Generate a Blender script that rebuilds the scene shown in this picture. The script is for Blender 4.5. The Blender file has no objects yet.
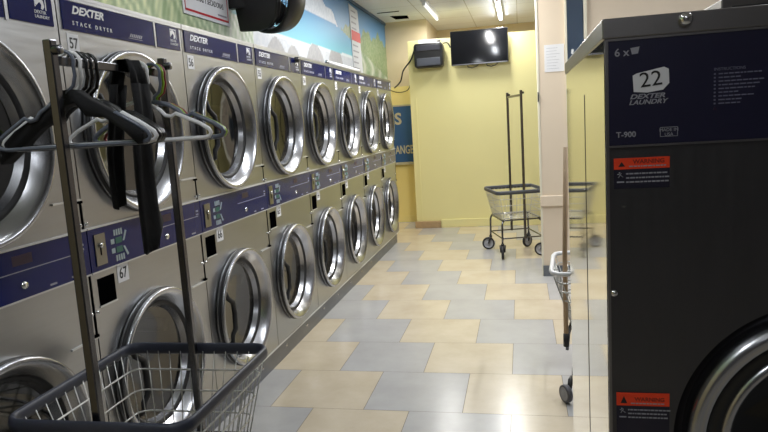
import bpy, bmesh, math, random
from mathutils import Vector, Matrix
random.seed(7)
S = bpy.context.scene
COL = S.collection
PI = math.pi

# ------------------------------------------------------------------ helpers
def lin(c):
    return tuple(((v/255.0)/12.92 if v/255.0 <= 0.04045 else ((v/255.0+0.055)/1.055)**2.4) for v in c)

def mat(name, rgb, rough=0.5, metal=0.0, coat=0.0, var=0.0, vscale=8.0, stretch=(1,1,1), bump=0.0, emit=None, estr=0.0, spec=0.5, rvar=0.0):
    m = bpy.data.materials.new(name); m.use_nodes = True
    nt = m.node_tree; b = nt.nodes['Principled BSDF']
    c = lin(rgb)+(1,)
    b.inputs['Base Color'].default_value = c
    b.inputs['Roughness'].default_value = rough
    b.inputs['Metallic'].default_value = metal
    b.inputs['Coat Weight'].default_value = coat
    b.inputs['Specular IOR Level'].default_value = spec
    if emit:
        b.inputs['Emission Color'].default_value = lin(emit)+(1,)
        b.inputs['Emission Strength'].default_value = estr
    if var or bump or rvar:
        tc = nt.nodes.new('ShaderNodeTexCoord'); mp = nt.nodes.new('ShaderNodeMapping')
        mp.inputs['Scale'].default_value = stretch
        nz = nt.nodes.new('ShaderNodeTexNoise'); nz.inputs['Scale'].default_value = vscale; nz.inputs['Detail'].default_value = 5
        nt.links.new(tc.outputs['Object'], mp.inputs['Vector']); nt.links.new(mp.outputs[0], nz.inputs['Vector'])
        if var:
            mx = nt.nodes.new('ShaderNodeMixRGB'); 
            mx.inputs[1].default_value = tuple(v*(1-var) for v in c[:3])+(1,)
            mx.inputs[2].default_value = tuple(min(1, v*(1+var)) for v in c[:3])+(1,)
            nt.links.new(nz.outputs[0], mx.inputs[0]); nt.links.new(mx.outputs[0], b.inputs['Base Color'])
        if rvar:
            mr = nt.nodes.new('ShaderNodeMapRange')
            mr.inputs[1].default_value = 0.3; mr.inputs[2].default_value = 0.7
            mr.inputs[3].default_value = max(0, rough-rvar); mr.inputs[4].default_value = rough+rvar
            nt.links.new(nz.outputs[0], mr.inputs[0]); nt.links.new(mr.outputs[0], b.inputs['Roughness'])
        if bump:
            bp = nt.nodes.new('ShaderNodeBump'); bp.inputs['Strength'].default_value = bump; bp.inputs['Distance'].default_value = 0.01
            nt.links.new(nz.outputs[0], bp.inputs['Height']); nt.links.new(bp.outputs[0], b.inputs['Normal'])
    return m

class MB:
    """collects shapes; build() links them as one mesh object"""
    def __init__(s): s.bm = bmesh.new(); s.mi = 0; s.sm = False
    def face(s, vs):
        try:
            f = s.bm.faces.new(vs); f.material_index = s.mi; f.smooth = s.sm; return f
        except ValueError: return None
    def box(s, x0, y0, z0, x1, y1, z1):
        v = [s.bm.verts.new((x, y, z)) for x in (x0, x1) for y in (y0, y1) for z in (z0, z1)]
        for q in ((0,1,3,2),(4,6,7,5),(0,4,5,1),(2,3,7,6),(0,2,6,4),(1,5,7,3)): s.face([v[i] for i in q])
        return s
    def poly(s, pts): s.face([s.bm.verts.new(p) for p in pts]); return s
    def prism(s, pts, ax, a, b):
        """pts 2-D outline extruded along axis ax from a to b"""
        def P(p, t):
            return {'x': (t, p[0], p[1]), 'y': (p[0], t, p[1]), 'z': (p[0], p[1], t)}[ax]
        A = [s.bm.verts.new(P(p, a)) for p in pts]; B = [s.bm.verts.new(P(p, b)) for p in pts]
        s.face(A[::-1]); s.face(B); n = len(pts)
        for i in range(n): s.face([A[i], A[(i+1)%n], B[(i+1)%n], B[i]])
        return s
    def tube(s, pts, r, n=8, closed=False, caps=True, sy=1.0):
        """sweep a round section along pts; r may be a list"""
        s.sm = True
        pts = [Vector(p) for p in pts]; N = len(pts)
        rs = r if isinstance(r, (list, tuple)) else [r]*N
        rings = []; prev = None
        for i, p in enumerate(pts):
            if closed: d = pts[(i+1)%N]-pts[i-1]
            else: d = pts[min(i+1, N-1)]-pts[max(i-1, 0)]
            d.normalize()
            if prev is None:
                u = Vector((0,0,1)) if abs(d.z) < .9 else Vector((1,0,0))
            else: u = prev
            a = d.cross(u); 
            if a.length < 1e-5: a = d.cross(Vector((0,1,0)))
            a.normalize(); u = a.cross(d).normalized(); prev = u
            rings.append([s.bm.verts.new(p+(a*math.cos(t)+u*math.sin(t)*sy)*rs[i]) for t in [2*PI*k/n for k in range(n)]])
        for i in range(N if closed else N-1):
            A, B = rings[i], rings[(i+1)%N]
            for k in range(n): s.face([A[k], A[(k+1)%n], B[(k+1)%n], B[k]])
        if caps and not closed: s.face(rings[0][::-1]); s.face(rings[-1])
        s.sm = False
        return s
    def lathe(s, prof, c, ax='x', n=48, smooth=True, mats=None):
        """prof: list of (radius, offset along axis) revolved about axis through c"""
        s.sm = smooth; rings = []
        for (r, h) in prof:
            ring = []
            for k in range(n):
                t = 2*PI*k/n; a, b = r*math.cos(t), r*math.sin(t)
                p = {'x': (h, a, b), 'y': (a, h, b), 'z': (a, b, h)}[ax]
                ring.append(s.bm.verts.new(Vector(c)+Vector(p)))
            rings.append(ring)
        for i in range(len(rings)-1):
            if mats: s.mi = mats[i]
            for k in range(n): s.face([rings[i][k], rings[i][(k+1)%n], rings[i+1][(k+1)%n], rings[i+1][k]])
        s.mi = 0; s.sm = False
        return s
    def cyl(s, a, b, r, n=16): return s.tube([a, b], r, n)
    def holed(s, x, y0, y1, z0, z1, yc, zc, r, ax='x', n=64):
        """flat rectangle with a round hole; ax x: plane x=const (y,z); ax y: plane y=const (x,z)"""
        angs = sorted([2*PI*k/n for k in range(n)]+[math.atan2(b-zc, a-yc)%(2*PI) for a in (y0, y1) for b in (z0, z1)])
        inn, out = [], []
        for t in angs:
            c, d = math.cos(t), math.sin(t)
            k = min([((y1-yc)/c if c > 0 else (y0-yc)/c) if abs(c) > 1e-9 else 1e9, ((z1-zc)/d if d > 0 else (z0-zc)/d) if abs(d) > 1e-9 else 1e9])
            P = (lambda a, b: (x, a, b)) if ax == 'x' else (lambda a, b: (a, x, b))
            inn.append(s.bm.verts.new(P(yc+r*c, zc+r*d))); out.append(s.bm.verts.new(P(yc+k*c, zc+k*d)))
        m = len(angs)
        for i in range(m): s.face([inn[i], out[i], out[(i+1)%m], inn[(i+1)%m]])
        return s
    def build(s, name, m, parent=None, bevel=0.0, keep=False):
        if not keep: bmesh.ops.recalc_face_normals(s.bm, faces=s.bm.faces)
        me = bpy.data.meshes.new(name); s.bm.to_mesh(me); s.bm.free()
        for q in (m if isinstance(m, (list, tuple)) else [m]): me.materials.append(q)
        o = bpy.data.objects.new(name, me); COL.objects.link(o)
        if parent: o.parent = parent
        if bevel:
            b = o.modifiers.new('bevel', 'BEVEL'); b.width = bevel; b.segments = 2; b.limit_method = 'ANGLE'
        return o

def orient(o, d):
    me = o.data; d = Vector(d)
    if sum((p.normal*p.area for p in me.polygons), Vector()).dot(d) < 0: me.flip_normals()
    return o
def thing(name, label, cat, loc=(0,0,0), rz=0, group=None):
    o = bpy.data.objects.new(name, None); COL.objects.link(o)
    o.location = loc; o.rotation_euler = (0, 0, rz); o.empty_display_size = .1
    return tag(o, label, cat, group)
def tag(o, label, cat, group=None):
    o['label'] = label; o['category'] = cat
    if group: o['group'] = group
    return o
def struct(o): o['kind'] = 'structure'; return o
def copy_tree(o, parent=None):
    c = o.copy(); COL.objects.link(c); c.parent = parent
    for ch in o.children: copy_tree(ch, c)
    return c
def clone(o, label):
    c = copy_tree(o); c['label'] = label; return c

def text(name, body, size, loc, m, parent=None, face='x', shear=0.0, bold=0.0, sx=1.0, align='LEFT', ext=0.0006, spacing=1.0, rot=0.0):
    cu = bpy.data.curves.new(name, 'FONT'); cu.body = body; cu.size = size; cu.shear = shear
    cu.offset = bold; cu.extrude = ext; cu.align_x = align; cu.space_character = spacing; cu.resolution_u = 3
    t = bpy.data.objects.new(name+'_curve', cu); COL.objects.link(t)
    dg = bpy.context.evaluated_depsgraph_get(); dg.update()
    me = bpy.data.meshes.new_from_object(t.evaluated_get(dg))
    bpy.data.objects.remove(t); bpy.data.curves.remove(cu)
    R = Matrix.Rotation(PI/2, 4, 'Z') @ Matrix.Rotation(PI/2, 4, 'X') if face == 'x' else Matrix.Rotation(PI/2, 4, 'X')
    me.transform(Matrix.Translation(loc) @ R @ Matrix.Rotation(rot, 4, 'Z') @ Matrix.Diagonal((sx, 1, 1, 1)))
    me.name = name; me.materials.clear(); me.materials.append(m)
    o = bpy.data.objects.new(name, me); COL.objects.link(o)
    if parent: o.parent = parent
    return o

# ------------------------------------------------------------------ materials
STEEL = mat('brushed_steel', (174,175,176), .325, 1, var=.06, vscale=5, stretch=(1,1,14), rvar=.04)
STEEL_D = mat('dark_brushed_steel', (92,91,93), .4, 1, var=.08, vscale=5, stretch=(14,1,1), rvar=.04)
MIRROR = mat('polished_side_steel', (206,202,192), .06, 1, var=.05, vscale=3, stretch=(1,6,1))
CAPM = mat('cap_steel', (140,137,136), .34, 1, var=.06, vscale=6)
CHROME = mat('chrome', (222,222,222), .16, 1)
CHROME_B = mat('spun_chrome', (176,177,181), .25, 1, rvar=.02, vscale=20)
WIRE = mat('chrome_wire', (206,206,202), .3, .6)
POLE = mat('pole_chrome', (104,104,108), .22, 1, var=.1, vscale=12)
RUBBER = mat('black_rubber', (26,26,28), .55)
BLUE = mat('navy_panel', (12,24,84), .16, coat=.0, spec=.45, var=.05, vscale=3)
BLUE2 = mat('navy_washer_panel', (24,23,48), .3, coat=.3)
KICK = mat('kick_plate', (124,126,132), .42, .7, var=.15, vscale=9)
BLACK = mat('black_plastic', (16,16,18), .4)
HOLE = mat('dark_recess', (4,4,5), .9, spec=0)
ALU = mat('aluminium_edge', (214,214,212), .35, .4)
WHITE = mat('white_print', (232,232,232), .5)
PAPER = mat('white_paper', (228,228,230), .7, var=.03, vscale=20)
INK = mat('black_ink', (24,24,26), .6)
GREY = mat('grey_print', (150,150,158), .5)
GREEN = mat('green_display', (34,92,78), .4)
REDD = mat('dark_red_display', (44,22,46), .35)
BRASS = mat('coin_plate_metal', (146,144,136), .3, 1)
DRUM = mat('drum_steel', (64,64,62), .5, .7, var=.2, vscale=30)
RED = mat('red_print', (190,30,44), .5)
ORANGE = mat('orange_sticker', (226,62,22), .45)
STICK = mat('sticker_dark', (24,22,40), .4)
RIM = mat('navy_vinyl_rim', (44,48,62), .45, var=.15, vscale=30)
RIM2 = mat('grey_vinyl_rim', (66,70,76), .5, var=.1, vscale=30)
WHEEL = mat('grey_wheel', (150,152,158), .5)
YELLOW = mat('yellow_paint', (234,227,166), .42, var=.03, vscale=2, bump=.05)
YELLOW2 = mat('deep_yellow_paint', (236,220,146), .5, var=.04, vscale=2)
BEIGE = mat('beige_paint', (214,198,168), .55, var=.03, vscale=2)
PINKB = mat('beige_pillar_paint', (222,206,184), .5, var=.03, vscale=2, bump=.04)
TRIMW = mat('cream_trim', (226,220,200), .5)
DARKW = mat('rear_wall_paint', (96,94,98), .8)
BROWN = mat('bare_wood_block', (176,148,110), .7, var=.2, vscale=20)
WOOD = mat('wood_handle', (188,160,126), .55, var=.15, vscale=15)
PLW = mat('white_plastic', (228,228,228), .35)
PLB = mat('black_plastic_gloss', (18,18,20), .25)
PLG = mat('grey_plastic', (92,98,110), .35)
PLGR = mat('lime_plastic', (140,176,40), .35)
PLR = mat('red_plastic', (130,30,44), .35)
CLOTH = mat('black_cloth', (9,9,12), .95, var=.3, vscale=40, bump=.3)
SCREEN = mat('tv_screen', (14,15,20), .07)
BASEB = mat('grey_baseboard', (104,108,112), .6, var=.1, vscale=8)
SIGNB = mat('blue_sign', (36,82,132), .5, var=.08, vscale=5)
SIGNT = mat('worn_cream_letters', (180,176,150), .7, var=.2, vscale=30)
CEILT = mat('ceiling_trim', (70,92,120), .6)
TUBE = mat('tube_glow', (255,255,250), .4, emit=(244,248,255), estr=24)
HOUS = mat('lamp_housing', (226,226,224), .5)

def glass_mat(name, tint, ior):
    m = bpy.data.materials.new(name); m.use_nodes = True; nt = m.node_tree; nt.nodes.clear()
    o = nt.nodes.new('ShaderNodeOutputMaterial'); mx = nt.nodes.new('ShaderNodeMixShader')
    tr = nt.nodes.new('ShaderNodeBsdfTransparent'); gl = nt.nodes.new('ShaderNodeBsdfGlossy'); fr = nt.nodes.new('ShaderNodeFresnel')
    tr.inputs[0].default_value = tint+(1,); gl.inputs['Roughness'].default_value = .05; fr.inputs['IOR'].default_value = ior
    nt.links.new(fr.outputs[0], mx.inputs[0]); nt.links.new(tr.outputs[0], mx.inputs[1]); nt.links.new(gl.outputs[0], mx.inputs[2]); nt.links.new(mx.outputs[0], o.inputs[0])
    return m
GLASS = glass_mat('door_glass', (.20,.20,.18), 1.9)
GLASSD = glass_mat('dark_door_glass', (.2,.2,.22), 1.4)
PANE = glass_mat('pane_glass', (.8,.84,.88), 1.5)

# ------------------------------------------------------------------ dimensions (metres), measured
XL = -1.464            # front plane of the stacked dryers
Y0 = 1.9085; PW = .80  # first seam and width of one stack
CEIL = 2.80
XW = -1.80             # painted wall
YB = 8.50              # yellow partition
TY = 3.466; TT = .4973; TX = -1.3139

# ------------------------------------------------------------------ floor
def tile_mat(name, rgb, rgb2):
    m = mat(name, rgb, .16, spec=.6); nt = m.node_tree; b = nt.nodes['Principled BSDF']
    tc = nt.nodes.new('ShaderNodeTexCoord')
    n1 = nt.nodes.new('ShaderNodeTexNoise'); n1.inputs['Scale'].default_value = 3.5; n1.inputs['Detail'].default_value = 8; n1.inputs['Roughness'].default_value = .65
    cr = nt.nodes.new('ShaderNodeValToRGB'); cr.color_ramp.elements[0].position = .35; cr.color_ramp.elements[1].position = .7
    cr.color_ramp.elements[0].color = lin(rgb)+(1,); cr.color_ramp.elements[1].color = lin(rgb2)+(1,)
    n2 = nt.nodes.new('ShaderNodeTexNoise'); n2.inputs['Scale'].default_value = 14
    mr = nt.nodes.new('ShaderNodeMapRange'); mr.inputs[3].default_value = .20; mr.inputs[4].default_value = .265
    nt.links.new(tc.outputs['Object'], n1.inputs['Vector']); nt.links.new(n1.outputs[0], cr.inputs[0]); nt.links.new(cr.outputs[0], b.inputs['Base Color'])
    nt.links.new(tc.outputs['Object'], n2.inputs['Vector']); nt.links.new(n2.outputs[0], mr.inputs[0]); nt.links.new(mr.outputs[0], b.inputs['Roughness'])
    return m
TB = tile_mat('beige_tile', (206,194,172), (192,178,154))
TG = tile_mat('grey_tile', (182,181,180), (170,169,168))
GROUT = mat('grout', (104,94,84), .8)
X0, X1, YF, YE = XW, 2.6, -2.4, 10.4
fl = MB()
fl.mi = 2; fl.box(X0, YF, -.06, X1, YE, -.0012)
par = {1: 0, 0: 0, 3: 1, 2: 1}
for r in range(-15, 12):
    ya, yb = TY-r*TT, TY-(r+1)*TT      # row r spans yb..ya
    off = .47 if r % 2 else 0.0
    p = par[r % 4]
    for k in range(-3, 10):
        xa = TX+(k+off)*TT; xb = xa+TT
        a, b, c, d = max(xa, X0)+.0013, min(xb, X1)-.0013, max(yb, YF)+.0013, min(ya, YE)-.0013
        if a >= b or c >= d: continue
        fl.mi = 0 if (k+p) % 2 == 0 else 1
        fl.poly([(a, c, 0), (b, c, 0), (b, d, 0), (a, d, 0)])
struct(fl.build('floor', [TB, TG, GROUT], keep=True))

# ------------------------------------------------------------------ ceiling
m = mat('ceiling_tile', (234,237,242), .8); nt = m.node_tree; b = nt.nodes['Principled BSDF']
tc = nt.nodes.new('ShaderNodeTexCoord'); br = nt.nodes.new('ShaderNodeTexBrick')
br.offset = 0; br.inputs['Scale'].default_value = 1; br.inputs['Brick Width'].default_value = .61; br.inputs['Row Height'].default_value = .61
br.inputs['Mortar Size'].default_value = .006; br.inputs['Color1'].default_value = lin((236,239,245))+(1,); br.inputs['Color2'].default_value = lin((228,231,238))+(1,)
br.inputs['Mortar'].default_value = lin((196,196,196))+(1,)
nt.links.new(tc.outputs['Object'], br.inputs['Vector']); nt.links.new(br.outputs[0], b.inputs['Base Color'])
c = MB(); c.box(X0, YF, CEIL, X1, YE, CEIL+.08); struct(c.build('ceiling', m))
# lifted and missing ceiling panel near the painted wall
g = MB(); g.poly([(-1.62,8.52,CEIL-.002), (-1.40,8.60,CEIL-.002), (-1.42,8.86,CEIL-.002), (-1.60,8.84,CEIL-.002)])
g.box(-1.72,8.20,CEIL-.006,-1.44,8.225,CEIL-.001)
struct(g.build('trim_1', HOLE))
g = MB(); g.box(-1.7995, YF, 2.765, -1.785, 9.05, CEIL-.001); struct(g.build('trim_2', CEILT))

# ------------------------------------------------------------------ painted wall (mural of a beach)
def lerp(a, b, t): t = max(0, min(1, t)); return tuple(a[i]*(1-t)+b[i]*t for i in range(3))
def hsh(a, b): v = math.sin(a*127.1+b*311.7)*43758.5453; return v-math.floor(v)
def paint(y, z):
    j = hsh(round(y*40), round(z*50))
    sky = lerp((96,144,184), (58,112,162), (z-2.45)/.35)
    sea_t = 2.44 if y < 6.4 else 2.44-(y-6.4)*.05
    sea_b = 2.15+(y-4.97)*.014
    # far greens
    gl = 2.50+.05*math.sin(y*9)+.03*math.sin(y*23)+(.03 if y > 8 else 0)
    if y > 6.72 and z < gl and z > 2.42-(y-6.7)*.16 and y < 9.2:
        return lerp((104,130,84), (140,150,120), j)
    if y > 7.3 and z < gl:
        t = abs(math.sin(y*7.3+z*5+math.sin(z*17)*.8))
        return lerp((186,190,176), (104,128,92), t*(.6+.4*j))
    if z > sea_t:
        edge = 2.44+max(0, (6.55-y))*0.5
        if y < 6.75 and z < edge + .05*math.sin(y*11):
            return lerp((206,212,222), (186,194,206), j)
        if y < 5.2: return lerp((206,212,222), (190,206,220), j)
        return sky
    if z > sea_b:
        if y < 4.45:
            pass
        else:
            return lerp((112,196,214), (62,138,190), (z-sea_b)/(sea_t-sea_b)*1.0)
    if y > 4.35:
        for (uy, uz, w, h) in ((4.78,2.12,.26,.2), (5.16,2.10,.2,.15), (5.76,2.18,.30,.2), (6.44,2.26,.28,.24)):
            if z < uz and abs(y-uy) < w*math.sqrt(max(0, (uz-z)/h)): return lerp((176,176,178), (158,158,164), j)
        if z > sea_b-.025: return (226,236,240)
        return lerp((216,220,226), (200,206,216), j)
    # near: palm fronds over pale sand, teal water above
    if y > 3.86 and z > 2.16+(4.3-y)*.1: return lerp((60,160,170), (84,176,176), j)
    s = math.sin(y*62+z*34+math.sin(y*9+z*21)*2.2)+.6*math.sin(y*121-z*47)
    base = lerp((138,164,104), (170,190,160), (y-2.6)/1.5)
    hi = lerp((222,230,160), (226,232,222), (y-2.6)/1.5)
    return lerp(base, hi, .45+.42*s+.15*(j-.5))
bm = bmesh.new(); cl = bm.loops.layers.float_color.new('paint')
ny, nz = 560, 60; ya, yb, za, zb = 1.6, 9.05, 1.9, 2.765
vs = [[bm.verts.new((XW, ya+(yb-ya)*i/ny, za+(zb-za)*k/nz)) for k in range(nz+1)] for i in range(ny+1)]
for i in range(ny):
    for k in range(nz):
        f = bm.faces.new((vs[i][k], vs[i+1][k], vs[i+1][k+1], vs[i][k+1]))
        for l in f.loops:
            l[cl] = lin(paint(l.vert.co.y, l.vert.co.z))+(1,)
def quad(p, colr):
    f = bm.faces.new([bm.verts.new(q) for q in p])
    for l in f.loops: l[cl] = lin(colr)+(1,)
quad([(XW,YF,0),(XW,9.05,0),(XW,9.05,1.9),(XW,YF,1.9)], (214,196,150))
quad([(XW,YF,1.9),(XW,1.6,1.9),(XW,1.6,2.765),(XW,YF,2.765)], (150,180,120))
quad([(XW,YF,2.765),(XW,9.05,2.765),(XW,9.05,2.8),(XW,YF,2.8)], (70,92,120))
quad([(XW-.1,YF,0),(XW-.1,YF,2.8),(XW-.1,9.05,2.8),(XW-.1,9.05,0)], (200,200,200))
me = bpy.data.meshes.new('wall_left'); bm.to_mesh(me); bm.free()
m = mat('mural_paint', (200,200,200), .45); nt = m.node_tree; at = nt.nodes.new('ShaderNodeAttribute'); at.attribute_name = 'paint'
nt.links.new(at.outputs['Color'], nt.nodes['Principled BSDF'].inputs['Base Color'])
me.materials.append(m); o = bpy.data.objects.new('wall_left', me); COL.objects.link(o); struct(o)

# ------------------------------------------------------------------ other walls
w = MB(); w.mi = 0; w.box(XW, 9.05, 0, -1.22, 9.15, 1.92)
w.mi = 1; w.box(XW, 9.05, 1.92, -1.22, 9.15, CEIL); w.box(-1.30, 9.15, 0, -1.22, YE, CEIL); w.box(-1.22, YE-.1, 0, X1, YE, CEIL)
struct(w.build('wall_back', [YELLOW2, BEIGE]))
w = MB(); w.box(-1.405, YB, 0, X1, YB+.12, 2.455); struct(w.build('wall_back_partition', YELLOW, bevel=.004))
w = MB(); w.box(-1.07, YB-.018, 0, X1, YB-.0005, .105); struct(w.build('baseboard_back', YELLOW, bevel=.004))
w = MB(); w.box(-1.338, YB-.008, .10, -1.322, YB-.0005, 1.72); struct(w.build('trim_3', YELLOW))
w = MB(); w.box(-1.42, YB-.05, 0, -1.08, YB-.0005, .088); struct(w.build('trim_4', BROWN, bevel=.006))
w = MB(); w.box(XW, 9.035, 0, -1.41, 9.0495, .09); struct(w.build('baseboard_left', YELLOW2))
YP = 5.72
w = MB(); w.box(.168, YP, 0, X1, YP+.14, CEIL-.001); struct(w.build('wall_pillar', PINKB))
w = MB(); w.box(.152, YP-.004, 0.0, .167, YP+.145, CEIL-.002); struct(w.build('trim_5', TRIMW))
w = MB(); w.box(.15, YP-.022, .62, X1, YP-.0045, .715); struct(w.build('trim_6', PINKB, bevel=.006))
w = MB(); w.box(.16, YP-.014, 0, .9, YP-.0045, .095); struct(w.build('baseboard_pillar', BASEB))
w = MB(); w.box(X1, YF, 0, X1+.1, YE, CEIL); struct(w.build('wall_right', mat('grey_side_wall', (120,118,118), .7)))
w = MB(); w.box(XW, YF-.1, 0, X1, YF, CEIL); struct(w.build('wall_front', DARKW))

# narrow glazed window beside the pillar corner
w = MB(); w.box(.383, YP-.02, 1.35, .40, YP-.0005, 2.7); w.box(.535, YP-.02, 1.35, .56, YP-.0005, 2.7); w.box(.383, YP-.02, 1.33, .56, YP-.0005, 1.35); w.box(.383, YP-.02, 2.7, .56, YP-.0005, 2.72)
wn = struct(w.build('window_1', TRIMW))
w = MB(); w.mi = 0; w.box(.40, YP-.010, 1.35, .535, YP-.006, 2.7); w.mi = 1; w.box(.40, YP-.005, 1.35, .535, YP-.001, 2.7)
w.build('pane', [PANE, mat('blue_grey_backing', (176,186,202), .3)], wn)
w = MB(); w.poly([(.43,YP-.0112,1.90),(.448,YP-.0112,1.885),(.452,YP-.0112,1.93),(.434,YP-.0112,1.935)]); w.poly([(.505,YP-.0112,1.90),(.517,YP-.0112,1.895),(.514,YP-.0112,1.93)])
w.build('white_sticker', WHITE, wn)
o = MB(); o.box(.214, YP-.0035, 1.762, .375, YP-.001, 1.985)
pn = tag(o.build('paper_notice', PAPER), 'white paper notice taped to the beige pillar wall left of the narrow window', 'notice')
o = MB()
for i in range(8):
    o.box(.232, YP-.0042, 1.955-i*.024, .232+.125*(.6+.4*random.random()), YP-.0036, 1.957-i*.024)
o.build('handwriting', GREY, pn)
o = MB(); o.box(.150, YP-.012, 1.52, .160, YP-.0045, 1.60); o.cyl((.155,YP-.012,1.585), (.155,YP-.03,1.585), .004, 8)
tag(o.build('door_latch', BLACK), 'small black latch on the left edge of the beige pillar', 'latch')

# ------------------------------------------------------------------ stacked dryers
def door(root, yc, zc):
    d = MB()
    # outer wall blackened to stand in for its shade, lip chrome, cone chrome, gasket
    d.lathe([(.296,.0),(.305,.004)], (0,yc,zc), mats=[1])
    d.lathe([(.305,.004),(.308,.008),(.308,.014)], (0,yc,zc), mats=[0,0])
    d.lathe([(.308,.014),(.301,.017),(.301,.026)], (0,yc,zc), mats=[1,1])
    d.lathe([(.301,.026),(.306,.030),(.306,.040),(.300,.045),(.291,.043),(.284,.038),(.272,.028),(.250,-.004)], (0,yc,zc), mats=[0]*7)
    d.lathe([(.250,-.004),(.246,.000),(.235,-.012)], (0,yc,zc), mats=[1]*2)
    d.lathe([(.235,-.012),(.224,-.036)], (0,yc,zc), mats=[0])
    do = d.build('door', [CHROME_B, RUBBER], root, keep=False)
    g = MB(); g.sm = True
    g.lathe([(.225,-.036),(.16,-.044),(.10,-.051),(.04,-.054),(.0008,-.055)], (0,yc,zc))
    orient(g.build('door_glass', GLASS, do), (1,0,0))
    h = MB(); h.tube([(-.02,yc-.205,zc+.15),(.0,yc-.19,zc+.135),(.006,yc-.175,zc+.09),(.012,yc-.135,zc+.06),(.012,yc-.125,zc),(.012,yc-.13,zc-.08),(.006,yc-.155,zc-.105),(.006,yc-.16,zc-.14),(-.02,yc-.17,zc-.155)], [.009,.012,.012,.013,.014,.013,.012,.011,.009], 8)
    h.build('door_handle', RUBBER, do)
    k = MB(); k.lathe([(.252,-.045),(.252,-.30)], (0,yc,zc), n=40)
    k.lathe([(.252,-.30),(.12,-.305),(.001,-.305)], (0,yc,zc), n=40)
    for q in range(3):
        t = q*2*PI/3+.5; cy, cz = yc+.205*math.cos(t), zc+.205*math.sin(t)
        k.cyl((-.08,cy,cz), (-.29,cy,cz), .03, 10)
    k.build('drum', DRUM, root)

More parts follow.
